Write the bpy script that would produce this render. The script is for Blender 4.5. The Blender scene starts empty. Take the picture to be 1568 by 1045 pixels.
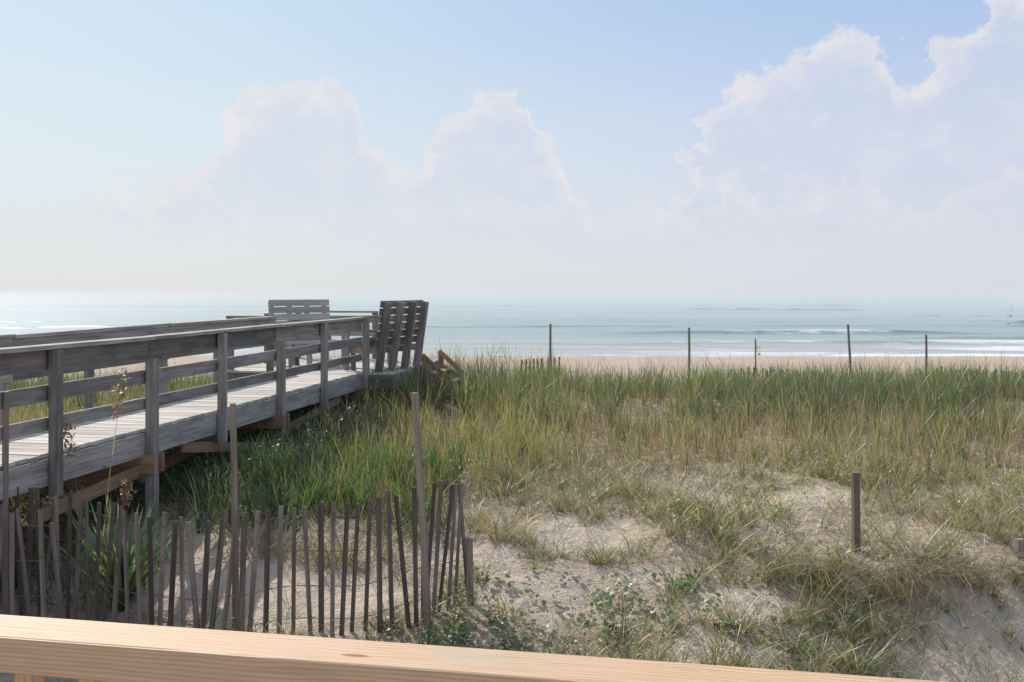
import bpy, math, numpy as np
from mathutils import Vector
rng=np.random.default_rng(7)
F=1524.0; CZ=3.0
scene=bpy.context.scene
scene.view_settings.view_transform='Standard'
scene.view_settings.look='None'
scene.view_settings.exposure=0
# ---------------------------------------------------------------- noise
_T=rng.random((256,256))
def vnoise(x,y):
    x=np.asarray(x,float); y=np.asarray(y,float)
    xi=np.floor(x).astype(int); yi=np.floor(y).astype(int)
    fx=x-xi; fy=y-yi; fx=fx*fx*(3-2*fx); fy=fy*fy*(3-2*fy)
    a=_T[xi&255,yi&255]; b=_T[(xi+1)&255,yi&255]; c=_T[xi&255,(yi+1)&255]; d=_T[(xi+1)&255,(yi+1)&255]
    return (a*(1-fx)+b*fx)*(1-fy)+(c*(1-fx)+d*fx)*fy
def fbm(x,y,o=4):
    s=0;a=.5;t=0
    for i in range(o):
        s=s+a*vnoise(x*2**i+17.3*i,y*2**i+5.1*i); t+=a; a*=.5
    return s/t
def sstep(x,a,b):
    t=np.clip((x-a)/(b-a),0,1); return t*t*(3-2*t)
# ---------------------------------------------------------------- terrain
PY=[-80,3,6.5,7.5,8.3,9.2,10.2,13,18,22,28,40,60,88,130,200]
PZ=[0,0,0.0,0.1,0.25,0.42,0.6,0.75,0.90,0.72,-0.2,-1.3,-2.2,-3.05,-5,-7]
QY=[-80,3,7.0,7.7,8.1,8.6,8.95,9.5,10.2,13,18,22,28,40,60,88,130,200]
QZ=[0,-.25,-.20,-.08,.10,.36,.52,.58,0.62,0.75,0.88,0.68,-0.2,-1.3,-2.2,-3.05,-5,-7]
def lipshift(x,y): return ((fbm(x*.8+3,y*.2+9,3)-.5)*.9+(fbm(x*3.1,y*.2+2,3)-.5)*.5)*sstep(x,1.0,3.0)*sstep(y,5,7)*(1-sstep(y,10,14))
def H(x,y):
    x=np.asarray(x,float); y=np.asarray(y,float)
    yy=y+lipshift(x,y)
    w=sstep(x,1.6,3.2)
    z=np.interp(y,PY,PZ)*(1-w)+np.interp(yy,QY,QZ)*w
    k=sstep(y,6,9)*(1-sstep(y,28,45))
    z=z+k*(fbm(x*.25,y*.25,3)-.5)*.18*sstep(y,12,16)
    z=z+k*(fbm(x*1.1+40,y*1.1,4)-.5)*.20
    z=z+(fbm(x*5,y*5+60,3)-.5)*.065*(1-sstep(y,25,40))
    z=z+(fbm(x*.06,y*.1+3,3)-.5)*.5*sstep(y,30,50)*(1-sstep(y,75,90))
    return z
# bare sand patches
PATCH=[(.85,9.9,.75,.42),(.3,8.75,.85,.55),(2.9,11.0,1.2,.38),(2.0,8.45,.55,.3),(-2.8,8.9,1.1,.8),(-1.6,8.6,.8,.6),(5.4,11.4,.6,.3),(4.9,7.9,2.3,.80),(-1.0,7.4,1.0,.3),(-3.6,8.2,.6,.4),(1.6,7.8,.5,.3),(-3.6,9.6,.45,.6),(1.2,9.1,.5,.2),(-.4,9.4,.5,.25)]
def patch(x,y):
    m=np.zeros_like(x)
    n=(fbm(x*2.3+7,y*2.3,3)-.5)*1.2
    for (a,b,c,d) in PATCH:
        r=np.sqrt(((x-a)/c)**2+((y-b)/d)**2)+n
        m=np.maximum(m,1-sstep(r,.7,1.2))
    return m
def tallzone(x,y):
    b=11.7-1.4*(1-sstep(x,-1.2,1.0))+ (fbm(x*.7+11,y*.5,3)-.5)*2.6
    return sstep(y,b-.4,b+.9)*(1-sstep(y,24,26.5))

def new_mesh(name,V,loops,starts,mats,cols=None,smooth=False,attrs=None,link=True):
    me=bpy.data.meshes.new(name)
    me.vertices.add(len(V)); me.vertices.foreach_set('co',np.ascontiguousarray(V,dtype=np.float32).ravel())
    me.loops.add(len(loops)); me.loops.foreach_set('vertex_index',loops.astype(np.int32))
    me.polygons.add(len(starts)); me.polygons.foreach_set('loop_start',starts.astype(np.int32))
    me.update(calc_edges=True)
    if smooth: me.polygons.foreach_set('use_smooth',np.ones(len(starts),bool))
    if cols is not None:
        a=me.attributes.new('Col','FLOAT_COLOR','POINT')
        c=np.ones((len(V),4),np.float32); c[:,:3]=cols; a.data.foreach_set('color',c.ravel())
    if attrs:
        for k,v in attrs.items():
            a=me.attributes.new(k,'FLOAT','POINT'); a.data.foreach_set('value',v.astype(np.float32))
    for m in mats: me.materials.append(m)
    me.validate()
    ob=bpy.data.objects.new(name,me); scene.collection.objects.link(ob); return ob
def grid(name,xs,ys,zf,mat,attrf=None):
    X,Y=np.meshgrid(xs,ys); Z=zf(X,Y)
    V=np.stack([X,Y,Z],-1).reshape(-1,3); nx=len(xs); ny=len(ys)
    i=np.arange(nx*ny).reshape(ny,nx)
    q=np.stack([i[:-1,:-1],i[:-1,1:],i[1:,1:],i[1:,:-1]],-1).reshape(-1,4)
    at={k:v.ravel() for k,v in attrf(X,Y).items()} if attrf else None
    return new_mesh(name,V,q.ravel(),np.arange(len(q))*4,[mat],smooth=True,attrs=at)
# ---------------------------------------------------------------- node helpers
def mat(name):
    m=bpy.data.materials.new(name); m.use_nodes=True
    nt=m.node_tree; nt.nodes.clear()
    o=nt.nodes.new('ShaderNodeOutputMaterial'); return m,nt,o
class G:
    def __init__(s,nt): s.nt=nt
    def n(s,t,**k):
        nd=s.nt.nodes.new(t)
        for a,b in k.items(): setattr(nd,a,b)
        return nd
    def set(s,sock,v):
        if isinstance(v,bpy.types.NodeSocket): s.nt.links.new(v,sock)
        else: sock.default_value=v
    def m(s,op,a,b=0.0,c=None,clamp=False):
        nd=s.n('ShaderNodeMath',operation=op,use_clamp=clamp); s.set(nd.inputs[0],a); s.set(nd.inputs[1],b)
        if c is not None: s.set(nd.inputs[2],c)
        return nd.outputs[0]
    def mix(s,f,a,b,bt='MIX'):
        nd=s.n('ShaderNodeMixRGB',blend_type=bt); s.set(nd.inputs[0],f)
        for i,v in ((1,a),(2,b)):
            if isinstance(v,tuple) and len(v)==3: v=v+(1,)
            s.set(nd.inputs[i],v)
        return nd.outputs[0]
    def ss(s,x,a,b):
        nd=s.n('ShaderNodeMapRange',interpolation_type='SMOOTHSTEP'); s.set(nd.inputs[0],x)
        nd.inputs[1].default_value=a; nd.inputs[2].default_value=b; return nd.outputs[0]
    def noise(s,vec,scale,detail=4,rough=.55,dist=0):
        nd=s.n('ShaderNodeTexNoise'); 
        if vec is not None: s.set(nd.inputs['Vector'],vec)
        nd.inputs['Scale'].default_value=scale; nd.inputs['Detail'].default_value=detail
        nd.inputs['Roughness'].default_value=rough; nd.inputs['Distortion'].default_value=dist
        return nd.outputs['Fac']
    def mapping(s,vec,sc,loc=(0,0,0)):
        nd=s.n('ShaderNodeMapping'); s.set(nd.inputs['Vector'],vec); nd.inputs['Scale'].default_value=sc; nd.inputs['Location'].default_value=loc
        return nd.outputs[0]
    def attr(s,name,out='Fac'):
        nd=s.n('ShaderNodeAttribute'); nd.attribute_name=name; return nd.outputs[out]
    def bump(s,h,st,dist):
        nd=s.n('ShaderNodeBump'); s.set(nd.inputs['Height'],h); nd.inputs['Strength'].default_value=st; nd.inputs['Distance'].default_value=dist; return nd.outputs[0]
    def pos(s): return s.n('ShaderNodeNewGeometry').outputs['Position']
def principled(g,o,col,rough,normal=None,spec=.3):
    p=g.n('ShaderNodeBsdfPrincipled'); g.set(p.inputs['Base Color'],col); g.set(p.inputs['Roughness'],rough)
    p.inputs['Specular IOR Level'].default_value=spec
    if normal is not None: g.set(p.inputs['Normal'],normal)
    g.nt.links.new(p.outputs[0],o.inputs[0]); return p
# ---------------------------------------------------------------- materials
m_sand,nt,o=mat('sand'); g=G(nt); P=g.pos()
n1=g.noise(P,.9,3); n2=g.noise(P,9,4,.65); n3=g.noise(P,70,2,.7)
c=g.mix(g.ss(n1,.3,.7),(.60,.50,.42),(.52,.43,.36))
c=g.mix(g.m('MULTIPLY',g.ss(n3,.5,.75),.4),c,(.32,.255,.21))
lit=g.attr('litter')
lc=g.mix(g.ss(g.noise(P,35,3,.7),.35,.65),(.12,.09,.06),(.32,.255,.175))
lf=g.m('MULTIPLY',lit,g.ss(g.noise(P,14,4,.7),.3,.62),clamp=True)
c=g.mix(lf,c,lc)
h=g.m('ADD',g.m('MULTIPLY',n2,.7),g.m('MULTIPLY',n3,.18))
d=g.n('ShaderNodeBsdfDiffuse'); g.set(d.inputs[0],c); g.set(d.inputs['Normal'],g.bump(h,1.0,.10)); nt.links.new(d.outputs[0],o.inputs[0])

m_sea,nt,o=mat('sea_water'); g=G(nt); P=g.pos()
sp=g.n('ShaderNodeSeparateXYZ'); g.set(sp.inputs[0],P)
R=g.m('SQRT',g.m('ADD',g.m('MULTIPLY',sp.outputs[0],sp.outputs[0]),g.m('MULTIPLY',sp.outputs[1],sp.outputs[1])))
w1=g.noise(g.mapping(P,(.25,.8,1)),1.0,4,.6); w2=g.noise(g.mapping(P,(.05,.22,1)),1.0,3,.6)
hh=g.m('ADD',g.m('MULTIPLY',w1,.35),g.m('MULTIPLY',w2,1.0))
foam=g.attr('foam')
fn=g.noise(g.mapping(P,(.22,.9,1)),1.2,6,.72)
ff=g.ss(g.m('ADD',g.m('MULTIPLY',foam,1.0),g.m('MULTIPLY',g.m('SUBTRACT',fn,.5),2.0)),.34,.75)
wc=g.mix(g.ss(g.noise(g.mapping(P,(.006,.03,1)),1.0,3),.3,.7),(.175,.245,.24),(.25,.32,.31))
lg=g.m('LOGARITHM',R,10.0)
wc=g.mix(g.ss(lg,2.0,3.0),wc,(.42,.50,.54))  # aerial haze painted into the base colour: water paler with distance
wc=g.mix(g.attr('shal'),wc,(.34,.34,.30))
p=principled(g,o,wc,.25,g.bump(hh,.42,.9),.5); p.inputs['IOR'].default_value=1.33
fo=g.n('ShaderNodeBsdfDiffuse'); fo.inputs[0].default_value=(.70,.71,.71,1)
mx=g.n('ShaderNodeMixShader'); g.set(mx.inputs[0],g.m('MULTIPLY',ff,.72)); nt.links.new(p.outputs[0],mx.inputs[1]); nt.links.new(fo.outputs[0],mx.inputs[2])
tr=g.n('ShaderNodeBsdfTransparent'); mx2=g.n('ShaderNodeMixShader'); g.set(mx2.inputs[0],g.m('MULTIPLY',g.ss(lg,2.0,3.6),.98))  # haze imitated by transparency: distant sea fades into the sky
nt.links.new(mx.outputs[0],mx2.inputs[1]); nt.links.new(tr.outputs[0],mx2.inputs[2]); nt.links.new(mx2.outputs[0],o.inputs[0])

def veg_mat(name,tr=.44):
    m,nt,o=mat(name); g=G(nt); c=g.attr('Col','Color')
    p=g.n('ShaderNodeBsdfDiffuse'); g.set(p.inputs[0],c)
    t=g.n('ShaderNodeBsdfTranslucent'); g.set(t.inputs[0],g.mix(1.0,c,(1.35,1.4,.85),'MULTIPLY'))
    gl=g.n('ShaderNodeBsdfGlossy'); gl.inputs['Roughness'].default_value=.45; gl.inputs[0].default_value=(.9,.95,1,1)
    mx=g.n('ShaderNodeMixShader'); mx.inputs[0].default_value=tr
    nt.links.new(p.outputs[0],mx.inputs[1]); nt.links.new(t.outputs[0],mx.inputs[2])
    m3=g.n('ShaderNodeMixShader'); m3.inputs[0].default_value=.06; nt.links.new(mx.outputs[0],m3.inputs[1]); nt.links.new(gl.outputs[0],m3.inputs[2])
    nt.links.new(m3.outputs[0],o.inputs[0]); return m
m_grass=veg_mat('grass_blade'); m_leaf=veg_mat('leaf',.38)

def wood(name,ca,cb,cd,rough=.8,knots=False,tintamt=.5,bst=.5):
    m,nt,o=mat(name); g=G(nt); v=g.attr('gco','Vector'); tint=g.attr('tint')
    gr=g.noise(g.mapping(v,(1.2,28,28)),1.0,4,.6,.3)
    fine=g.noise(g.mapping(v,(5,150,150)),1.0,2,.6)
    blot=g.noise(g.mapping(v,(2,6,6)),1.0,3,.6)
    c=g.mix(g.ss(gr,.35,.65),ca,cb)
    c=g.mix(g.m('MULTIPLY',g.ss(fine,.5,.72),.55),c,cd)
    c=g.mix(g.m('MULTIPLY',g.ss(blot,.45,.7),.45),c,cd)
    tt=g.m('ADD',1-tintamt/2,g.m('MULTIPLY',tint,tintamt))
    hsv=g.n('ShaderNodeHueSaturation'); g.set(hsv.inputs['Color'],c); g.set(hsv.inputs['Value'],tt); c=hsv.outputs[0]
    vo=g.n('ShaderNodeTexVoronoi'); g.set(vo.inputs['Vector'],g.mapping(v,(2.6,9,9))); vo.inputs['Scale'].default_value=1
    kn=g.m('SUBTRACT',1,g.ss(vo.outputs['Distance'],.06,.16))
    sel=g.n('ShaderNodeSeparateColor'); g.set(sel.inputs[0],vo.outputs['Color'])
    kn=g.m('MULTIPLY',kn,g.m('GREATER_THAN',sel.outputs[0],.72 if not knots else .6))
    c=g.mix(g.m('MULTIPLY',kn,.75),c,cd)
    principled(g,o,c,rough,g.bump(g.m('ADD',gr,g.m('MULTIPLY',fine,.5)),bst,.004),.25); return m
m_grey=wood('weathered_wood',(.215,.198,.182),(.34,.31,.285),(.105,.095,.088),tintamt=.7)
m_deck=wood('weathered_deck_wood',(.42,.385,.355),(.53,.49,.45),(.26,.24,.22))
m_brace=wood('treated_lumber',(.27,.17,.105),(.36,.25,.16),(.14,.09,.055))
m_slat=wood('fence_slat_wood',(.12,.098,.086),(.215,.18,.158),(.062,.05,.044),tintamt=.9)
m_stake=wood('stake_wood',(.20,.165,.14),(.30,.25,.21),(.11,.09,.075))
# fresh pine
m_pine,nt,o=mat('fresh_pine'); g=G(nt); v=g.attr('gco','Vector')
vd=g.noise(g.mapping(v,(1.1,9,9)),1.0,3,.5)
sx=g.n('ShaderNodeSeparateXYZ'); g.set(sx.inputs[0],v)
kv=g.n('ShaderNodeTexVoronoi'); g.set(kv.inputs['Vector'],g.mapping(v,(4.5,16,16),(.3,.2,.1))); kv.inputs['Scale'].default_value=1
sc=g.n('ShaderNodeSeparateColor'); g.set(sc.inputs[0],kv.outputs['Color']); selk=g.m('GREATER_THAN',sc.outputs[0],.45)
kd=kv.outputs['Distance']
ring=g.m('ADD',g.m('MULTIPLY',g.m('ADD',sx.outputs[1],g.m('MULTIPLY',sx.outputs[2],1.3)),620),g.m('MULTIPLY',vd,34))
ring=g.m('ADD',ring,g.m('MULTIPLY',g.m('MULTIPLY',selk,g.m('SUBTRACT',1,g.ss(kd,.05,.6))),9))
rs=g.m('MULTIPLY_ADD',g.m('SINE',ring),.5,.5)
c=g.mix(g.m('MULTIPLY',g.m('POWER',rs,1.6),.6),(.58,.395,.26),(.42,.24,.125))
c=g.mix(g.m('MULTIPLY',g.ss(g.noise(g.mapping(v,(6,160,160)),1.0,3),.42,.7),.4),c,(.34,.20,.11))
c=g.mix(g.m('MULTIPLY',g.ss(g.noise(g.mapping(v,(1.6,6,6)),1.0,4),.5,.75),.4),c,(.62,.47,.34))
c=g.mix(g.m('MULTIPLY',g.m('MULTIPLY',selk,g.m('SUBTRACT',1,g.ss(kd,.09,.15))),.85),c,(.15,.07,.04))
c=g.mix(g.m('MULTIPLY',g.ss(g.noise(g.mapping(v,(2.2,5,5),(4,1,2)),1.0,3),.60,.72),.6),c,(.33,.36,.28))
principled(g,o,c,.6,g.bump(g.m('ADD',rs,g.noise(g.mapping(v,(5,150,150)),1.0,3)),.35,.002),.35)

# ---------------------------------------------------------------- box builder
class B:
    def __init__(s): s.v=[];s.f=[];s.g=[];s.t=[]
    def box(s,c,L,U,l,w,t,tint=None,taper=1.0):
        L=Vector(L).normalized(); U=Vector(U); U=(U-L*U.dot(L)).normalized(); W=L.cross(U)
        c=Vector(c); off=(rng.random()*50,rng.random()*50,rng.random()*50); tn=rng.random() if tint is None else tint
        k=len(s.v)
        for a in(-.5,.5):
            for b in(-.5,.5):
                for d in(-.5,.5):
                    q=1 if a<0 else taper
                    s.v.append(tuple(c+L*(a*l)+U*(b*w*q)+W*(d*t*q))); s.g.append((a*l+off[0],b*w+off[1],d*t+off[2])); s.t.append(tn)
        for q in((0,1,3,2),(4,6,7,5),(0,4,5,1),(2,3,7,6),(0,2,6,4),(1,5,7,3)): s.f.append(tuple(k+i for i in q))
    def bar(s,p,q,U,w,t,**k):
        p=Vector(p);q=Vector(q); s.box((p+q)/2,q-p,U,(q-p).length,w,t,**k)
    def tube(s,pts,r,n=8,tint=.5,r1=None):
        r1=r if r1 is None else r1; k=len(s.v); m=len(pts); off=rng.random()*50
        for i,p in enumerate(pts):
            p=Vector(p); d=(Vector(pts[min(i+1,m-1)])-Vector(pts[max(i-1,0)])).normalized()
            a=d.orthogonal().normalized() if abs(d.z)<.9 else (Vector((1,0,0))-d*d.x).normalized(); b=d.cross(a); rr=r+(r1-r)*i/(m-1)
            for j in range(n):
                th=2*math.pi*j/n; s.v.append(tuple(p+a*math.cos(th)*rr+b*math.sin(th)*rr)); s.g.append((i*.3+off,math.cos(th)*rr+off,math.sin(th)*rr)); s.t.append(tint)
        for i in range(m-1):
            for j in range(n): s.f.append((k+i*n+j,k+i*n+(j+1)%n,k+(i+1)*n+(j+1)%n,k+(i+1)*n+j))
        s.f.append(tuple(k+j for j in range(n))[::-1]); s.f.append(tuple(k+(m-1)*n+j for j in range(n)))
    def make(s,name,m,bev=.004,parent=None):
        me=bpy.data.meshes.new(name); me.from_pydata(s.v,[],s.f); me.update()
        a=me.attributes.new('gco','FLOAT_VECTOR','POINT'); a.data.foreach_set('vector',np.array(s.g,np.float32).ravel())
        a=me.attributes.new('tint','FLOAT','POINT'); a.data.foreach_set('value',np.array(s.t,np.float32))
        me.materials.append(m); ob=bpy.data.objects.new(name,me); scene.collection.objects.link(ob)
        if bev: 
            b=ob.modifiers.new('bevel','BEVEL'); b.width=bev; b.segments=2; b.limit_method='ANGLE'; b.angle_limit=math.radians(50)
        if parent: ob.parent=parent
        return ob
def empty(name):
    e=bpy.data.objects.new(name,None); scene.collection.objects.link(e); return e

# ---------------------------------------------------------------- ground + sea
def warp(lo,hi,a,b,step,grow=1.09):
    c=list(np.arange(a,b,step)); s=step; x=a; left=[]
    while x>lo: s*=grow; x-=s; left.append(x)
    s=step; x=c[-1]; right=[]
    while x<hi: s*=grow; x+=s; right.append(x)
    return np.array(left[::-1]+c+right)
xs=warp(-900,900,-9,13,.06); ys=np.concatenate([warp(-200,26,5.5,15,.05,1.03)[:],])
ys=ys[ys<26]; ys=np.concatenate([ys,np.arange(26,135,.6)])
def gattr(X,Y):
    t=tallzone(X,Y); p=patch(X,Y)
    l=np.maximum(t*1.1,.68*sstep(Y,6.8,8)*(1-.85*p)*(1-sstep(Y,26,28)))
    l=np.maximum(l,.42*sstep(Y,26,30))
    return {'litter':l}
ground=grid('sand_dune_ground',xs,ys,H,m_sand,gattr)

LN=[(94,.22,.0,.8),(103,.30,.2,.9),(116,.40,.3,.9),(131,.5,.35,.8),(150,.55,.15,.7),(172,.65,.3,.75),(205,.5,.0,.5),(250,.55,.0,.3),(310,.6,.0,.15)]
def sea_parts(X,Y):
    Z=np.zeros_like(X); Fm=np.zeros_like(X)
    right=sstep(X,5,45)
    for i,(y0,a,sp,fo) in enumerate(LN):
        yc=y0+(fbm(X*.018+i*13,X*0+i*7.7,3)-.5)*.16*y0+(fbm(X*.2+i*3,X*0,2)-.5)*2
        am=sstep(vnoise(X*.03+i*31,X*0+i*3.1),.25,.65)*(.45+.55*right)
        d=Y-yc
        s=np.where(d<0,np.exp(-(d/1.0)**2),np.exp(-(d/4.0)**2))
        Z+=a*am*s
        br=sstep(vnoise(X*.05+i*19+50,X*0+i*5.3),.35-.25*right,.7-.2*right)*fo*(.4+.6*right)
        Fm=np.maximum(Fm,br*(.3+.7*am)*np.where(d<0,np.exp(-(d/1.8)**2),np.exp(-(d/2.8)**2)))
    wash=(1-sstep(Y,92,116))*(.4+.40*right)*sstep(fbm(X*.06,Y*.25,3),.32,.6)
    Fm=np.maximum(Fm,wash)
    Z+= (fbm(X*.08,Y*.25,3)-.5)*.3*sstep(Y,88,110)*(1-sstep(Y,300,600))
    return Z,Fm
SEA=-3.0
sx_=warp(-12000,12000,-75,110,.7,1.08); sy_=np.concatenate([np.arange(80,190,.35),190*1.012**np.arange(1,400)]); sy_=sy_[sy_<22000]
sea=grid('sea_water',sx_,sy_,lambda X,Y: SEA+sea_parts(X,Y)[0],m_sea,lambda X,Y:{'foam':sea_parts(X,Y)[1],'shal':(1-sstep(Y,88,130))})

# ---------------------------------------------------------------- vegetation generators
TL=np.array([0,.3,.6,.85,1.0])
def blades(P,h,yaw,lean,curve,w,cb,ct,face=None,levels=TL,cg=1.0):
    N=len(P); K=len(levels)-1
    ld=np.stack([np.cos(yaw),np.sin(yaw),0*yaw],-1)
    fa=rng.random(N)*2*np.pi if face is None else face
    sd=np.stack([np.cos(fa),np.sin(fa),0*fa],-1)
    V=np.zeros((N,2*K+1,3)); C=np.zeros((N,2*K+1,3))
    for i,t in enumerate(levels):
        out=(lean*t+curve*t*t)*h
        zz=h*t*(1-.25*lean*t)-h*curve*curve*.55*t**2.5
        p=P+ld*out[:,None]; p[:,2]+=zz
        ww=(w*(.75+.5*t)*(1-t**2.2))[:,None]
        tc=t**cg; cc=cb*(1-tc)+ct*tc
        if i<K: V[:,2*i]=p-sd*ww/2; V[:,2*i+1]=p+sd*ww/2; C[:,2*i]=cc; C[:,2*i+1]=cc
        else: V[:,2*K]=p; C[:,2*K]=cc
    b=(np.arange(N)*(2*K+1))[:,None]
    tmpl=[]; 
    for i in range(K-1): tmpl+= [2*i,2*i+1,2*i+3,2*i+2]
    tmpl+=[2*K-2,2*K-1,2*K]
    loops=(b+np.array(tmpl)[None]).ravel(); st=[4*i for i in range(K)]
    starts=((np.arange(N)*len(tmpl))[:,None]+np.array(st)[None]).ravel()
    return V.reshape(-1,3),loops,starts,C.reshape(-1,3)
def merge(parts):
    V=[];L=[];S=[];C=[];nv=0;nl=0
    for v,l,s,c in parts:
        V.append(v);L.append(l+nv);S.append(s+nl);C.append(c);nv+=len(v);nl+=len(l)
    return np.concatenate(V),np.concatenate(L),np.concatenate(S),np.concatenate(C)
def veg(name,parts,m):
    V,L,S,C=merge(parts); return new_mesh(name,V,L,S,[m],cols=C)
def scatter(n,x0,x1,y0,y1,dens):
    x=rng.uniform(x0,x1,n); y=rng.uniform(y0,y1,n)
    k=rng.random(n)<dens(x,y); k&=(np.abs(x)<.56*y+4.5); return x[k],y[k]
def expand(x,y,n,r):
    k=len(x); cnt=rng.integers(int(n*.5),int(n*1.5)+1,k); idx=np.repeat(np.arange(k),cnt); m=len(idx)
    a=rng.random(m)*2*np.pi; rr=np.sqrt(rng.random(m))*r*(rng.uniform(.5,1.4,k)[idx])
    X=x[idx]+np.cos(a)*rr; Y=y[idx]+np.sin(a)*rr
    return idx,X,Y,a
def col(base,n,var=.25,hv=.12):
    b=np.array(base)[None]*(1+(rng.random((n,1))-.5)*2*var)*(1+(rng.random((n,3))-.5)*2*hv); return b
def under_walk(x,y):
    t=(x+4.06)*.984-(y-8.8)*.178
    return (t>-1.6)&(t<.12)
# tall dune grass : plants with upright stems and arching leaves
x,y=scatter(15500,-16,24,9.3,26.5,lambda x,y: tallzone(x,y)*(.30+.70*sstep(fbm(x*1.1,y*1.1),.38,.54)))
nclump=len(x)
idx,X,Y,a=expand(x,y,8,.06)
n=len(X); print('tall',n)
hbase=(.42+.25*sstep(Y,12,17.5))*(.66+.68*fbm(X*.35+5,Y*.35,3))
hbase*=(1+.22*(1-sstep(X,-.6,1.5))*sstep(Y,13,16))
hb=rng.uniform(.7,1.3,nclump)[idx]; hb=np.where(rng.random(nclump)[idx]>.92,hb*1.3,hb)
hh_=hbase*rng.uniform(.55,1.12,n)*hb
hh_*=np.where(under_walk(X,Y),.45,1.0)
leftmask=sstep(-X-.25*Y,-1.,1.5); hh_*=(1-.35*leftmask)
mixc=fbm(X*.45+31,Y*.45,3); clump=rng.random(nclump)[idx]; cl2=rng.random(nclump)[idx]
green=col((.150,.205,.075),n); blue=col((.105,.155,.090),n); yel=col((.30,.305,.11),n); straw=col((.45,.37,.235),n); red=col((.33,.215,.16),n); dk=col((.065,.095,.048),n)
k=sstep(Y,13,17.5)[:,None]
ct=green*(1-k)+blue*k
q=(sstep(mixc,.42,.60)*(1-.65*k[:,0])*.85+ (clump>.78)*.5)[:,None].clip(0,1); ct=ct*(1-q)+yel*q
s_=cl2<.18; ct[s_]=dk[s_]*1.2
dead=rng.random(n)<(.08+.22*(1-k[:,0])*sstep(fbm(X*.6+3,Y*.6+77,3),.4,.6)); ct[dead]=straw[dead]
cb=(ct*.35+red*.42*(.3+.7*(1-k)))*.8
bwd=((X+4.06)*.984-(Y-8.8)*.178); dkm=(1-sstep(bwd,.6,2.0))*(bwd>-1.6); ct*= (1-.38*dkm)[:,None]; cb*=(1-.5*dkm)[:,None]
yaw=a+rng.normal(0,.5,n)
up=rng.random(n)<.5
ln=np.where(up,rng.uniform(.0,.14,n),rng.uniform(.08,.42,n)); cu=np.where(up,rng.uniform(0,.16,n),rng.uniform(.05,.5,n))
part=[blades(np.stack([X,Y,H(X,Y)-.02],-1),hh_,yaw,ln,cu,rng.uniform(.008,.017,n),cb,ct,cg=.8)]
# dry thin stems low in tall zone
x,y=scatter(17000,-10,20,9.6,20,lambda x,y: sstep(tallzone(x,y)+sstep(y,10.5,12)*.3,.2,.8)*(1-.5*sstep(y,14,18)))
idx,X,Y,a=expand(x,y,3,.10); n=len(X)
c=np.where((rng.random(n)<.6)[:,None],col((.36,.245,.19),n),col((.44,.355,.25),n))
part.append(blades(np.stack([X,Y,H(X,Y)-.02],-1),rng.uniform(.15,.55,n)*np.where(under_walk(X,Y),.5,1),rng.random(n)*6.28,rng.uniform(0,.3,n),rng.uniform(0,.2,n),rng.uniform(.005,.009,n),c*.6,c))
# plume stems at the crest
x,y=scatter(900,-2.5,20,14.5,22.5,lambda x,y: .45+.55*(x<1)); n=len(x)
c=col((.17,.175,.10),n)
part.append(blades(np.stack([x,y,H(x,y)],-1),rng.uniform(.6,1.15,n),rng.normal(math.pi,.9,n),rng.uniform(.05,.3,n),rng.uniform(.05,.45,n),rng.uniform(.008,.013,n),c,c))
veg('dune_grass',part,m_grass)
# tufts of near field
def neardens(x,y):
    p=patch(x,y); return (1-.95*p)*(.16+.84*sstep(fbm(x*1.8+9,y*1.8+4,3),.44,.58))*(sstep(y,6.9,7.6))*(1-.8*tallzone(x,y))
def clear(x,y):
    return np.where((x<-2.9)&(y<10.3),.12,1)
x,y=scatter(6600,-7,10,6.8,12.8,lambda x,y: neardens(x,y)*np.where((x<-.4)&(y<9.3),.4,1)*clear(x,y))
idx,X,Y,a=expand(x,y,17,.065); n=len(X); print('tuft',n)
cl=rng.random(len(x))[idx]; big=rng.uniform(.5,1.6,len(x))[idx]
sg=col((.245,.265,.115),n); st=col((.49,.41,.265),n); gr=col((.125,.185,.075),n); br=col((.25,.18,.115),n)
ry=sstep(X,2.5,4)*sstep(Y,8.6,9.4)
ct=np.where((cl<.45)[:,None],sg,np.where((cl<.68)[:,None],gr,st)); 
sw=rng.random(n)<(.24+.28*ry); ct[sw]=st[sw]; sw=rng.random(n)<.14; ct[sw]=br[sw]
hh_=rng.uniform(.12,.34,n)*big
tp=[blades(np.stack([X,Y,H(X,Y)-.015],-1),hh_,a+rng.normal(0,.5,n),rng.uniform(.1,.75,n),rng.uniform(.1,.8,n),rng.uniform(.005,.010,n),ct*.5,ct)]
# flat dead litter + roots on scarp
x,y=scatter(13000,-7,10,6.6,13,lambda x,y:(1-.6*patch(x,y))*.9)
n=len(x); c=np.where((rng.random(n)<.45)[:,None],col((.50,.42,.29),n),col((.20,.14,.095),n))
tp.append(blades(np.stack([x,y,H(x,y)+.005],-1),rng.uniform(.06,.28,n),rng.random(n)*6.28,rng.uniform(.9,1.3,n),rng.uniform(.0,.3,n),rng.uniform(.003,.008,n),c,c))
x=rng.uniform(2.4,9,420); y=8.80-lipshift(x,8.8)+rng.normal(0,.07,420); kk=fbm(x*2.2+4,y*.3,3)>.46; x=x[kk];y=y[kk]
idx,X,Y,a=expand(x,y,11,.07); n=len(X)
c=np.where((rng.random(n)<.55)[:,None],col((.14,.10,.07),n),col((.42,.34,.23),n))
tp.append(blades(np.stack([X,Y,H(X,Y)+.02],-1),rng.uniform(.10,.50,n)*rng.uniform(.5,1.2,len(x))[idx],rng.normal(-math.pi/2,.9,n),rng.uniform(.6,1.1,n),rng.uniform(.7,1.35,n),rng.uniform(.003,.007,n),c,c))
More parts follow.
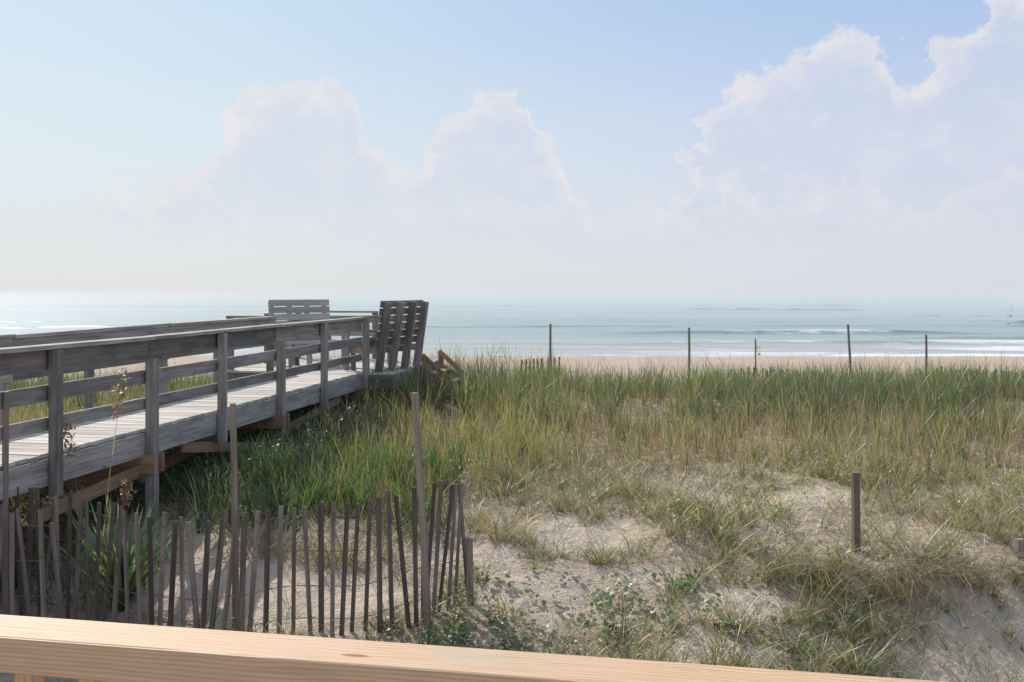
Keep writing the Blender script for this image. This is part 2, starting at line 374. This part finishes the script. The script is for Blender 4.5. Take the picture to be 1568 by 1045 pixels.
# sparse scraps on the slope that cast blade shadows
x,y=scatter(520,2.6,9,7.0,8.8,lambda x,y:x*0+.75); idx,X,Y,a=expand(x,y,5,.05); n=len(X)
c=np.where((rng.random(n)<.5)[:,None],col((.15,.205,.08),n),col((.42,.34,.22),n))
tp.append(blades(np.stack([X,Y,H(X,Y)-.01],-1),rng.uniform(.08,.3,n),a,rng.uniform(.1,.7,n),rng.uniform(.1,.7,n),rng.uniform(.005,.009,n),c*.7,c))
veg('beach_grass_tufts',tp,m_grass)
# leaves
def leaves(P,r,yaw,tilt,cols,asp=.6):
    N=len(P); M=7; ang=np.linspace(0,2*np.pi,M,endpoint=False)
    u=np.stack([np.cos(yaw)*np.cos(tilt),np.sin(yaw)*np.cos(tilt),np.sin(tilt)],-1); v=np.stack([-np.sin(yaw),np.cos(yaw),0*yaw],-1)
    V=P[:,None]+u[:,None]*(np.cos(ang)[None,:,None]*r[:,None,None])+v[:,None]*(np.sin(ang)[None,:,None]*r[:,None,None]*asp)
    V[:,:,2]+=(np.abs(np.sin(ang))*.2)[None]*r[:,None]
    C=np.repeat(cols[:,None],M,1).reshape(-1,3)
    return V.reshape(-1,3),np.arange(N*M),np.arange(N)*M,C
def leafclump(x,y,n,r,h,lr,base,base2,asp=.6):
    idx,X,Y,a=expand(x,y,n,r); N=len(X); hz=rng.random(N)*(h*rng.uniform(.5,1.2,len(x))[idx])
    c=np.where((rng.random(N)<.7)[:,None],col(base,N),col(base2,N))
    return leaves(np.stack([X,Y,H(X,Y)+hz+.01],-1),rng.uniform(.6,1.3,N)*lr,rng.random(N)*6.28,rng.uniform(-.6,1.0,N),c,asp)
lp=[]
x,y=scatter(260,-.6,6,7.3,9.2,lambda x,y:sstep(fbm(x*1.2+70,y*1.2+3,3),.42,.57)*(1-.6*patch(x,y)))
lp.append(leafclump(x,y,15,.16,.11,.024,(.115,.175,.065),(.23,.29,.095),.85))
x,y=scatter(130,2.8,6,7.3,8.8,lambda x,y:x*0+.6)
lp.append(leafclump(x,y,6,.10,.06,.024,(.13,.20,.07),(.25,.31,.10),.85))
x,y=scatter(420,-3,9,9.2,12.5,lambda x,y:sstep(fbm(x*1.1+20,y*1.1+33,3),.48,.62)*clear(x,y))
lp.append(leafclump(x,y,26,.14,.28,.018,(.20,.27,.075),(.38,.37,.10),.45))
x,y=scatter(50,-1.3,.4,7.4,8.2,lambda x,y:x*0+.8); lp.append(leafclump(x,y,12,.13,.09,.024,(.10,.155,.06),(.17,.22,.085),.7))
veg('broadleaf_ground_plants',lp,m_leaf)
# shrubs under boardwalk
lp=[]
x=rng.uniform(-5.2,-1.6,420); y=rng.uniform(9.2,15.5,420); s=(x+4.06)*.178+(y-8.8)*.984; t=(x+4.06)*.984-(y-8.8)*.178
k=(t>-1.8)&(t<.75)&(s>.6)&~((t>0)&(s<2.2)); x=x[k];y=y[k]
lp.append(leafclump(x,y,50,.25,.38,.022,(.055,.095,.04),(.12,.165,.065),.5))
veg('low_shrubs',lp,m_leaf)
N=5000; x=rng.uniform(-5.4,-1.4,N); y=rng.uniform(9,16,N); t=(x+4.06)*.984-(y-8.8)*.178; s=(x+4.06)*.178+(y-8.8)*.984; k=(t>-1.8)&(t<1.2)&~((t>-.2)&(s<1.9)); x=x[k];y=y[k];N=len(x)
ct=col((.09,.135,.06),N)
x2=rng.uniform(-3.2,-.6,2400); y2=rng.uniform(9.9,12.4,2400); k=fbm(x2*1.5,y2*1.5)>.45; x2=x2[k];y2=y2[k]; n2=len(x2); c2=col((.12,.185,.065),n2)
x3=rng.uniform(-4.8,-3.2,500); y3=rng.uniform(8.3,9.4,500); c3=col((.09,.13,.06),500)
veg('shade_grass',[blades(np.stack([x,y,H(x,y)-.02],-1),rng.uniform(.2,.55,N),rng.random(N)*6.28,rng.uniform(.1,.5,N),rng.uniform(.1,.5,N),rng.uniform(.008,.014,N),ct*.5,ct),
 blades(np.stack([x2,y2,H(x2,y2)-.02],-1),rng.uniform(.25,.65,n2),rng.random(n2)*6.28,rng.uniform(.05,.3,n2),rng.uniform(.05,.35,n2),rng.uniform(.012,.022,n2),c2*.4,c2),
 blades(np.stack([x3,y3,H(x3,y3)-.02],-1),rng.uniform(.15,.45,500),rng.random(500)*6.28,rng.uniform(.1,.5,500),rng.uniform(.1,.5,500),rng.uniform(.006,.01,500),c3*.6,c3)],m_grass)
# yucca
def yucca(px,py,n=80,h=.7):
    a=rng.random(n)*6.28; P=np.tile(np.array([[px,py,float(H(px,py))]]),(n,1)); c=col((.17,.25,.115),n)
    veg('yucca_plant',[blades(P,rng.uniform(.7,1.1,n)*h,a,rng.uniform(.05,.9,n),rng.uniform(0,.2,n),np.full(n,.045),c*.6,c,face=a+math.pi/2)],m_grass)
yucca(-3.30,8.42,100,.95); yucca(-4.35,8.6,50,.5)
def seaoat(px,py,top,lean=0.0,heads=70):
    z0=float(H(px,py)); n=3
    st=blades(np.array([[px,py,z0]]),np.array([top-z0]),np.array([lean]),np.array([.05]),np.array([.06]),np.array([.012]),col((.3,.2,.13),1),col((.36,.25,.16),1))
    tt=rng.uniform(.80,1.0,heads); h=top-z0
    P=np.stack([px+math.cos(lean)*(.05*tt+.06*tt*tt)*h+rng.normal(0,.022,heads),py+rng.normal(0,.03,heads),z0+h*tt],-1)
    lf=leaves(P,rng.uniform(.012,.026,heads),rng.random(heads)*6.28,rng.uniform(.2,1.3,heads),col((.28,.18,.125),heads),.5)
    n=9; bb=blades(np.tile([[px,py,z0]],(n,1)),rng.uniform(.3,.6,n),rng.random(n)*6.28,rng.uniform(.1,.4,n),rng.uniform(.1,.5,n),np.full(n,.008),col((.2,.2,.1),n),col((.3,.27,.15),n))
    veg('sea_oats_plant',[st,lf,bb],m_grass)
seaoat(-3.42,8.2,2.33,0,110); seaoat(-3.6,8.35,1.9,2.5,100); seaoat(-3.35,8.5,1.35,1.,120); seaoat(9.6,19.5,2.62,.5,22); seaoat(1.55,7.6,.45,1.,60)
seaoat(4.8,19,1.9,2.9,40)

# ---------------------------------------------------------------- boardwalk
U_=Vector((.178,.984,0)).normalized(); V_=Vector((U_.y,-U_.x,0)); O_=Vector((-4.06,8.8,0)); Zv=Vector((0,0,1))
def W(s,t,z): 
    p=O_+U_*s+V_*t; return Vector((p.x,p.y,z))
DZ=1.55; WID=1.5
bw=empty('wooden_boardwalk')
S0=-7.5; S1=8.25; PR=.60
b=B(); s=S0
while s<S1:                                    # planks
    b.box(W(s,-WID/2+rng.normal(0,.006),DZ-.019+rng.normal(0,.0015)),V_,U_,WID+.06,.134,.038); s+=.147
s=S1+.02
while s<11.4:
    b.box(W(s,(-WID-.95+PR)/2,DZ-.019+rng.normal(0,.0015)),V_,U_,WID+.95+PR,.134,.038); s+=.147
b.make('deck_planks',m_deck,.004,bw)
b=B()
for t in(.045,-WID-.045): b.bar(W(S0,t,DZ-.158),W(S1,t,DZ-.158),Zv,.235,.038)
for t in(-.35,-.75,-1.15): b.bar(W(S0,t,DZ-.145),W(S1,t,DZ-.145),Zv,.2,.038)
for t in(PR-.02,-WID-.93): b.bar(W(S1,t,DZ-.158),W(11.45,t,DZ-.158),Zv,.235,.038)
for t in(.25,0,-.5,-1,-1.5,-2): b.bar(W(S1+.04,t,DZ-.145),W(11.35,t,DZ-.145),Zv,.2,.038)
b.bar(W(S1-.02,-WID-.95,DZ-.158),W(S1-.02,PR,DZ-.158),Zv,.235,.038); b.bar(W(11.47,-WID-.95,DZ-.158),W(11.47,PR,DZ-.158),Zv,.235,.038)
b.make('rim_joists',m_grey,.004,bw)
# rails
b=B()
for t,sg in((.085,1),(-WID-.085,-1)):
    sgm=[S0,-4.9,-1.7,1.5,4.7,S1]
    for i in range(5):
        a,e=sgm[i]+.003,sgm[i+1]-.003
        dz=lambda:rng.normal(0,.005)
        z1,z2=dz(),dz(); b.bar(W(a,t-sg*.03,2.5-.019+z1),W(e,t-sg*.03,2.5-.019+z2),V_,.15,.038,tint=1.0)
        for zc,w in((2.365,.19),(2.08,.14),(1.81,.115)):
            b.bar(W(a,t-sg*.055,zc+dz()),W(e,t-sg*.055,zc+dz()),Zv,w,.036)
b.make('rail_boards',m_grey,.004,bw)
b=B()
short=[-6.2,-3.1,-.12,3.0,6.3]; longp=[-4.7,-1.6,1.45,4.7,8.25]
for sg,t in((1,.115),(-1,-WID-.115)):
    for s in short: b.bar(W(s,t,1.18),W(s,t,2.455),V_,.088,.088)
    for s in longp:
        p=W(s,t,0); z0=float(H(p.x,p.y))-.4
        top=2.27 if s<8 else 2.52
        b.bar((p.x,p.y,z0),(p.x,p.y,top),V_,.10,.10)
for s,t in((9.9,PR-.08),(11.4,PR-.08),(9.9,-WID-.9),(11.4,-WID-.9),(8.35,-WID-.9),(11.4,-.75),(9.6,-WID-.2)):
    p=W(s,t,0); b.bar((p.x,p.y,float(H(p.x,p.y))-.4),(p.x,p.y,DZ-.06 if t>0 else 2.5),V_,.10,.10)
b.make('posts',m_grey,.005,bw)
# far platform rails
b=B()
b.bar(W(S1+.1,-WID-.12,2.48),W(S1+.1,-WID-.95,2.48),U_,.14,.038); b.bar(W(S1+.1,-WID-.12,2.08),W(S1+.1,-WID-.95,2.08),Zv,.14,.036)
for z in(2.35,2.08,1.81): b.bar(W(11.35,-WID-.95,z),W(11.35,-.75,z),Zv,.14,.036)
b.bar(W(11.38,-WID-1,2.5),W(11.38,-.7,2.5),U_,.14,.038)
b.bar(W(8.3,.06,2.49),W(8.75,.35,2.5),U_,.14,.038)
b.bar(W(8.3,.06,2.08),W(8.6,.25,2.08),Zv,.12,.036)
b.make('platform_rails',m_grey,.004,bw)
# framing / braces
b=B()
for s in longp:
    for q in(.075,-.075): b.bar(W(s+q,-WID-.2,1.2),W(s+q,.2,1.2),Zv,.19,.04)
    if s>-2: b.bar(W(s+.12,-WID-.1,.72),W(s+.12,.1,1.22),Zv,.12,.036)
b.bar(W(1.36,.02,1.13),W(-.3,.02,1.02),Zv,.13,.036); b.bar(W(1.9,-.3,.95),W(4.6,-.3,1.25),Zv,.14,.038); b.bar(W(4.9,.03,1.0),W(7.2,.03,1.22),Zv,.12,.036)
b.bar(W(2.2,.03,1.24),W(4.6,.03,.86),Zv,.12,.036)
b.make('under_braces',m_brace,.004,bw)
# steps down to the beach, off the right side of the platform
b=B()
for s in(9.95,11.2):
    b.bar(W(s,PR+.02,1.40),W(s,PR+2.3,.05),Zv,.24,.04)
    b.bar(W(s,PR+.03,1.74),W(s,PR+1.3,.62),Zv,.09,.04); b.bar(W(s+.05,PR+.06,1.0),W(s+.05,PR+.06,1.70),V_,.09,.09); 
for i in range(8): b.box(W(10.58,PR+.16+i*.28,DZ-.17-i*.165),U_,V_,1.2,.26,.038)
b.make('beach_steps',m_brace,.004,bw)

def bench(name,A,Bp,inward,nsup=4,lean=.24,zb=1.2,matl=m_grey):
    e=empty(name); A=Vector(A);Bp=Vector(Bp); R=(Bp-A); Ln=R.length; R.normalize(); N=Vector((-R.y,R.x,0))*inward
    top=2.74
    up=lambda z:-N*lean*(z-zb)/(top-zb)
    P=lambda r,i,z: Vector((A.x,A.y,z))+R*r+N*i
    b=B()
    for i in range(nsup):
        r=.03+(Ln-.06)*i/(nsup-1)
        b.bar(P(r,0,zb)+up(zb),P(r,0,top)+up(top),N,.145,.042)
    b.make('back_support',matl,.004,e)
    b=B(); z=2.06
    while z<2.72:
        c0=P(-.04,.094,z)+up(z); c1=P(Ln+.04,.094,z)+up(z); sl=Vector((0,0,1))-N*lean/(top-zb)
        b.bar(c0,c1,sl,.115,.03); z+=.13
    b.make('backrest',matl,.004,e)
    b=B()
    for i in range(4): b.bar(P(-.04,.18+i*.125,2.0),P(Ln+.04,.18+i*.125,2.0),N,.115,.036)
    b.make('seat',matl,.004,e)
    b=B()
    for i in range(nsup):
        r=.03+(Ln-.06)*i/(nsup-1)+.045
        b.bar(P(r,-.05,1.91),P(r,.62,1.91),Zv,.12,.038); b.bar(P(r+.04,.52,1.55),P(r+.04,.52,1.965),N,.09,.038)
    for r in(-.03,Ln+.03):
        b.bar(P(r,.0,2.25),P(r,.6,2.25),R,.1,.036); b.bar(P(r,.55,1.56),P(r,.55,2.23),N,.09,.036)
    b.make('seat_frame_and_arms',matl,.004,e)
    return e
bench('wooden_bench',(-2.34,17.0,0),(-1.78,18.2,0),1)
bench('wooden_bench',(-4.35,18.1,0),(-3.45,18.75,0),-1,zb=1.56,lean=.18,matl=m_deck)

# ---------------------------------------------------------------- sand fence
m_wire,nt,o=mat('rusty_wire'); g=G(nt); principled(g,o,g.mix(g.noise(g.pos(),20),(.12,.08,.06),(.2,.17,.15)),.6)
fx=[-6.2,-5.2,-4.27,-3.9,-3.0,-2.55,-1.85,-1.2,-.78,-.55,-.38]
fy=[9.2,8.7,8.3,8.2,8.0,7.95,7.95,8.0,8.05,8.35,8.6]
ft=[1.5,1.4,1.36,1.34,1.20,1.15,1.26,1.27,1.37,1.36,1.30]
def fence(name,path,step,jit,hgt=1.0,sw=.040):
    fx,fy,ft=path; seg=np.hypot(np.diff(fx),np.diff(fy)); cs=np.concatenate([[0],np.cumsum(seg)])
    e=empty(name); b=B(); q=0.
    while q<cs[-1]:
        x=np.interp(q,cs,fx);y=np.interp(q,cs,fy);zt=np.interp(q,cs,ft)
        x2=np.interp(q+.05,cs,fx);y2=np.interp(q+.05,cs,fy); d=Vector((x2-x,y2-y,0))
        if d.length<1e-4: break
        d.normalize(); nn=Vector((-d.y,d.x,0))
        lx=rng.normal(0,.024)*jit; ly=rng.normal(0,.03)*jit
        zt+=rng.normal(0,.022)*jit; zb=zt-hgt-.12
        top=Vector((x,y,zt))+d*lx+nn*ly; bot=Vector((x,y,zb))-d*lx-nn*ly
        b.bar(bot,top,d,sw*rng.uniform(.8,1.15),.009)
        q+=step*rng.uniform(.85,1.15)
    b.make('slats',m_slat,0,e)
    b=B()
    for hz in(-.1,-.38,-.66,-.92):
        pts=[(np.interp(k,cs,fx),np.interp(k,cs,fy),np.interp(k,cs,ft)+hz*hgt+.01*math.sin(k*7)) for k in np.arange(0,cs[-1],.1)]
        b.tube(pts,.0025,5)
        pts=[(p[0]+.006,p[1]+.008,p[2]+.004*math.sin(i*2)) for i,p in enumerate(pts)]; b.tube(pts,.0025,5)
    b.make('wires',m_wire,0,e); return e
fence('sand_fence',(fx,fy,ft),.097,1.0)
fence('sand_fence',([-6.4,-5.0,-4.1,-3.6],[7.9,7.75,7.85,8.05],[1.32,1.3,1.24,1.16]),.11,1.6)
def crest(xa,xb,d,zt):
    xs_=np.linspace(xa,xb,8); fence('sand_fence',(list(xs_),list(d+np.sin(xs_)*.2),list(zt+.05*np.sin(xs_*1.3))),.12,1.2,.95,.045)
crest(.2,1.2,25.,1.16); crest(10.3,13.8,25.2,.90); crest(5.6,8.4,25.6,.85)
def stake(x,y,top,r=.028,lean=(0,0),z0=None,sq=False):
    z0=float(H(x,y))-.3 if z0 is None else z0; b=B()
    a=(x,y,z0); q=(x+lean[0],y+lean[1],top)
    if sq: b.bar(a,q,(1,.2,0),r*2,r*1.8)
    else:
        pts=[tuple(Vector(a).lerp(Vector(q),t)+Vector((math.sin(t*5+x)*.006,0,0))) for t in(0,.25,.5,.75,1)]; b.tube(pts,r,8,r1=r*.85)
    b.make('wooden_stake',m_stake,.003)
stake(-4.12,8.1,2.15,.03); stake(-2.22,8.05,2.06,.03,(-.04,0)); stake(-.66,8.02,2.15,.031,(-.12,0)); stake(-.36,8.5,.86+.0,.034,(0,0))
stake(3.2,9.25,1.28,.031,sq=True,lean=(-.01,0)); stake(4.62,9.1,.70,.033,sq=True,lean=(.02,0))
for px,py,d,ln in((843,496,25,0),(1055,502,25,0),(1157,519,27,0),(1298,497,25,-.15),(1418,513,25.4,0)):
    x=d*(px-784)/F; stake(x-ln,d,3-d*(py-440)/F,.034 if px!=1157 else .025,(ln,0),z0=float(H(x,d))-.3)

# ---------------------------------------------------------------- foreground deck & railing
dk=empty('deck_railing')
pA=Vector((-.94,1.828,0)); pB=Vector((.0,1.645,0)); D=(pB-pA).normalized(); N=Vector((-D.y,D.x,0))
RT=2.38
def RP(l,n,z): p=pA+D*l+N*n; return Vector((p.x,p.y,z))
b=B(); b.bar(RP(-1.6,0,RT-.0325),RP(3.2,0,RT-.0325),N,.115,.065); b.make('top_rail',m_pine,.006,dk)
b=B(); b.bar(RP(-1.6,0,RT-.86),RP(3.2,0,RT-.86),N,.09,.04)
l=-1.5
while l<3.2: b.bar(RP(l,.0,RT-.835),RP(l,.0,RT-.068),D,.036,.036); l+=.13
for l in(-1.2,2.6): b.bar(RP(l,-.09,.9),RP(l,-.09,RT-.07),D,.088,.088)
b.make('balusters_and_posts',m_pine,.003,dk)
e=empty('house_deck'); b=B(); 
for i in range(16): b.box(RP(.8,-.02-i*.147,1.40),D,N,5.2,.14,.036)
b.make('deck_boards',m_deck,.003,e)
b=B(); b.bar(RP(-1.8,.08,1.27),RP(3.4,.08,1.27),Zv,.22,.04)
for l in(-1.7,.8,3.3):
    for n_ in(-.05,-2.2): 
        p=RP(l,n_,0); b.bar((p.x,p.y,-.5),(p.x,p.y,1.37),D,.09,.09)
b.make('deck_frame',m_brace,.003,e)

# ---------------------------------------------------------------- world
EL=math.radians(40); AZ=math.radians(-33)
w=bpy.data.worlds.new('World'); scene.world=w; w.use_nodes=True; nt=w.node_tree; nt.nodes.clear(); g=G(nt)
out=g.n('ShaderNodeOutputWorld'); bg=g.n('ShaderNodeBackground'); nt.links.new(bg.outputs[0],out.inputs[0]); bg.inputs[1].default_value=.1
sky=g.n('ShaderNodeTexSky'); sky.sky_type='NISHITA'; sky.sun_disc=False; sky.sun_elevation=EL; sky.sun_rotation=AZ; sky.air_density=1.0; sky.dust_density=1.0; sky.ozone_density=2.5
tc=g.n('ShaderNodeTexCoord').outputs['Generated']
s=g.n('ShaderNodeSeparateXYZ'); g.set(s.inputs[0],tc); x,y,z=s.outputs
az=g.m('ARCTAN2',x,y); hr=g.m('MAXIMUM',g.m('SQRT',g.m('ADD',g.m('MULTIPLY',x,x),g.m('MULTIPLY',y,y))),.05); el=g.m('DIVIDE',z,hr)
left=g.ss(az,.5,-.5)
c0=g.mix(left,(7.1,7.3,7.9),(7.5,7.8,7.9))       # horizon haze
c1=g.mix(left,(6.4,7.05,8.5),(7.35,8.2,8.75))       # ~9 deg
c2=g.mix(left,(4.5,6.05,8.8),(6.2,7.8,8.9))       # ~17 deg
c3=g.mix(left,(6.0,7.2,9.3),(8.4,9.1,9.6))       # higher, bright hazy vault
hc=g.mix(g.ss(el,.0,.14),c0,c1); hc=g.mix(g.ss(el,.10,.30),hc,c2); hc=g.mix(g.ss(el,.4,1.2),hc,c3)
base=g.mix(g.m('MULTIPLY_ADD',g.ss(el,0,.5),-.23,.95),sky.outputs[0],hc)
# clouds
cb=g.n('ShaderNodeCombineXYZ'); g.set(cb.inputs[0],az); g.set(cb.inputs[1],g.m('MULTIPLY',el,1.15)); cv=cb.outputs[0]
nz=g.n('ShaderNodeTexNoise'); g.set(nz.inputs['Vector'],cv); nz.inputs['Scale'].default_value=22; nz.inputs['Detail'].default_value=6; nz.inputs['Roughness'].default_value=.62
sc=g.n('ShaderNodeSeparateColor'); g.set(sc.inputs[0],nz.outputs['Color'])
az2=g.m('ADD',az,g.m('MULTIPLY',g.m('SUBTRACT',sc.outputs[0],.5),.10)); el2=g.m('ADD',el,g.m('MULTIPLY',g.m('SUBTRACT',sc.outputs[1],.5),.085))
def outline(pts):
    fc=g.n('ShaderNodeFloatCurve'); g.set(fc.inputs[1],g.m('MULTIPLY_ADD',az2,1/2.0,.5)); cm=fc.mapping.curves[0]
    P2=[]
    for px,py in pts:
        a_=math.atan((px-784)/F); P2.append((a_/2+.5,(440-py)/F*math.cos(a_)*2+.1))
    P2=[(0,.12)]+P2+[(1,.15)]
    cm.points[0].location=P2[0]; cm.points[1].location=P2[-1]
    for p_ in P2[1:-1]: cm.points.new(*p_)
    for p_ in cm.points: p_.handle_type='AUTO_CLAMPED'
    fc.mapping.update()
    return g.m('MULTIPLY',g.m('SUBTRACT',fc.outputs[0],.1),.5)
inn=g.noise(cv,24,4,.62)
def cloud(base,pts,f0,f1,amt,seed):
    edge=g.m('SUBTRACT',outline(pts),el2)
    mask=g.ss(edge,-.001,.013)
    rim=g.m('SUBTRACT',1,g.ss(edge,.0,.05))
    cc=g.mix(g.m('ADD',g.m('MULTIPLY',rim,.85),g.m('MULTIPLY',g.ss(inn,.45,.65),.45),clamp=True),(6.4,6.85,8.1),(8.5,8.1,8.15))
    fade=g.m('MULTIPLY',g.m('MULTIPLY_ADD',rim,.35,.65),g.m('MULTIPLY',g.ss(el,f0,f1),amt))
    return g.mix(g.m('MULTIPLY',mask,fade),base,cc)
base=cloud(base,[(-400,430),(0,400),(150,350),(230,290),(310,250),(345,190),(385,140),(430,120),(525,130),(550,200),(590,232),(640,238),(675,175),(720,148),(790,136),(812,200),(860,232),(905,300),(960,340),(1040,300),(1062,215),(1085,150),(1180,100),(1290,48),(1350,60),(1390,115),(1440,60),(1500,20),(1568,-20),(1900,60),(2300,380)],.02,.12,.82,0)
base=cloud(base,[(-400,400),(0,420),(240,260),(330,300),(480,330),(640,300),(780,310),(960,310),(1060,330),(1110,260),(1190,300),(1300,270),(1380,310),(1450,290),(1568,250),(1900,300)],.03,.10,.5,3)
nt.links.new(base,bg.inputs[0])
# sun
sd=bpy.data.lights.new('sun','SUN'); sd.energy=4.9; sd.angle=math.radians(.5); sd.color=(1,.94,.85)
so=bpy.data.objects.new('sun',sd); scene.collection.objects.link(so)
dirv=Vector((-math.sin(AZ)*math.cos(EL),-math.cos(AZ)*math.cos(EL),-math.sin(EL)))
so.rotation_euler=dirv.to_track_quat('-Z','Y').to_euler(); so.location=(-10,20,20)
# camera
cd=bpy.data.cameras.new('camera'); cd.lens=35; cd.sensor_width=36; cd.shift_y=-82.5/1568; cd.clip_end=60000; cd.clip_start=.05
co=bpy.data.objects.new('camera',cd); scene.collection.objects.link(co); co.location=(0,0,CZ); co.rotation_euler=(math.pi/2,0,0); scene.camera=co
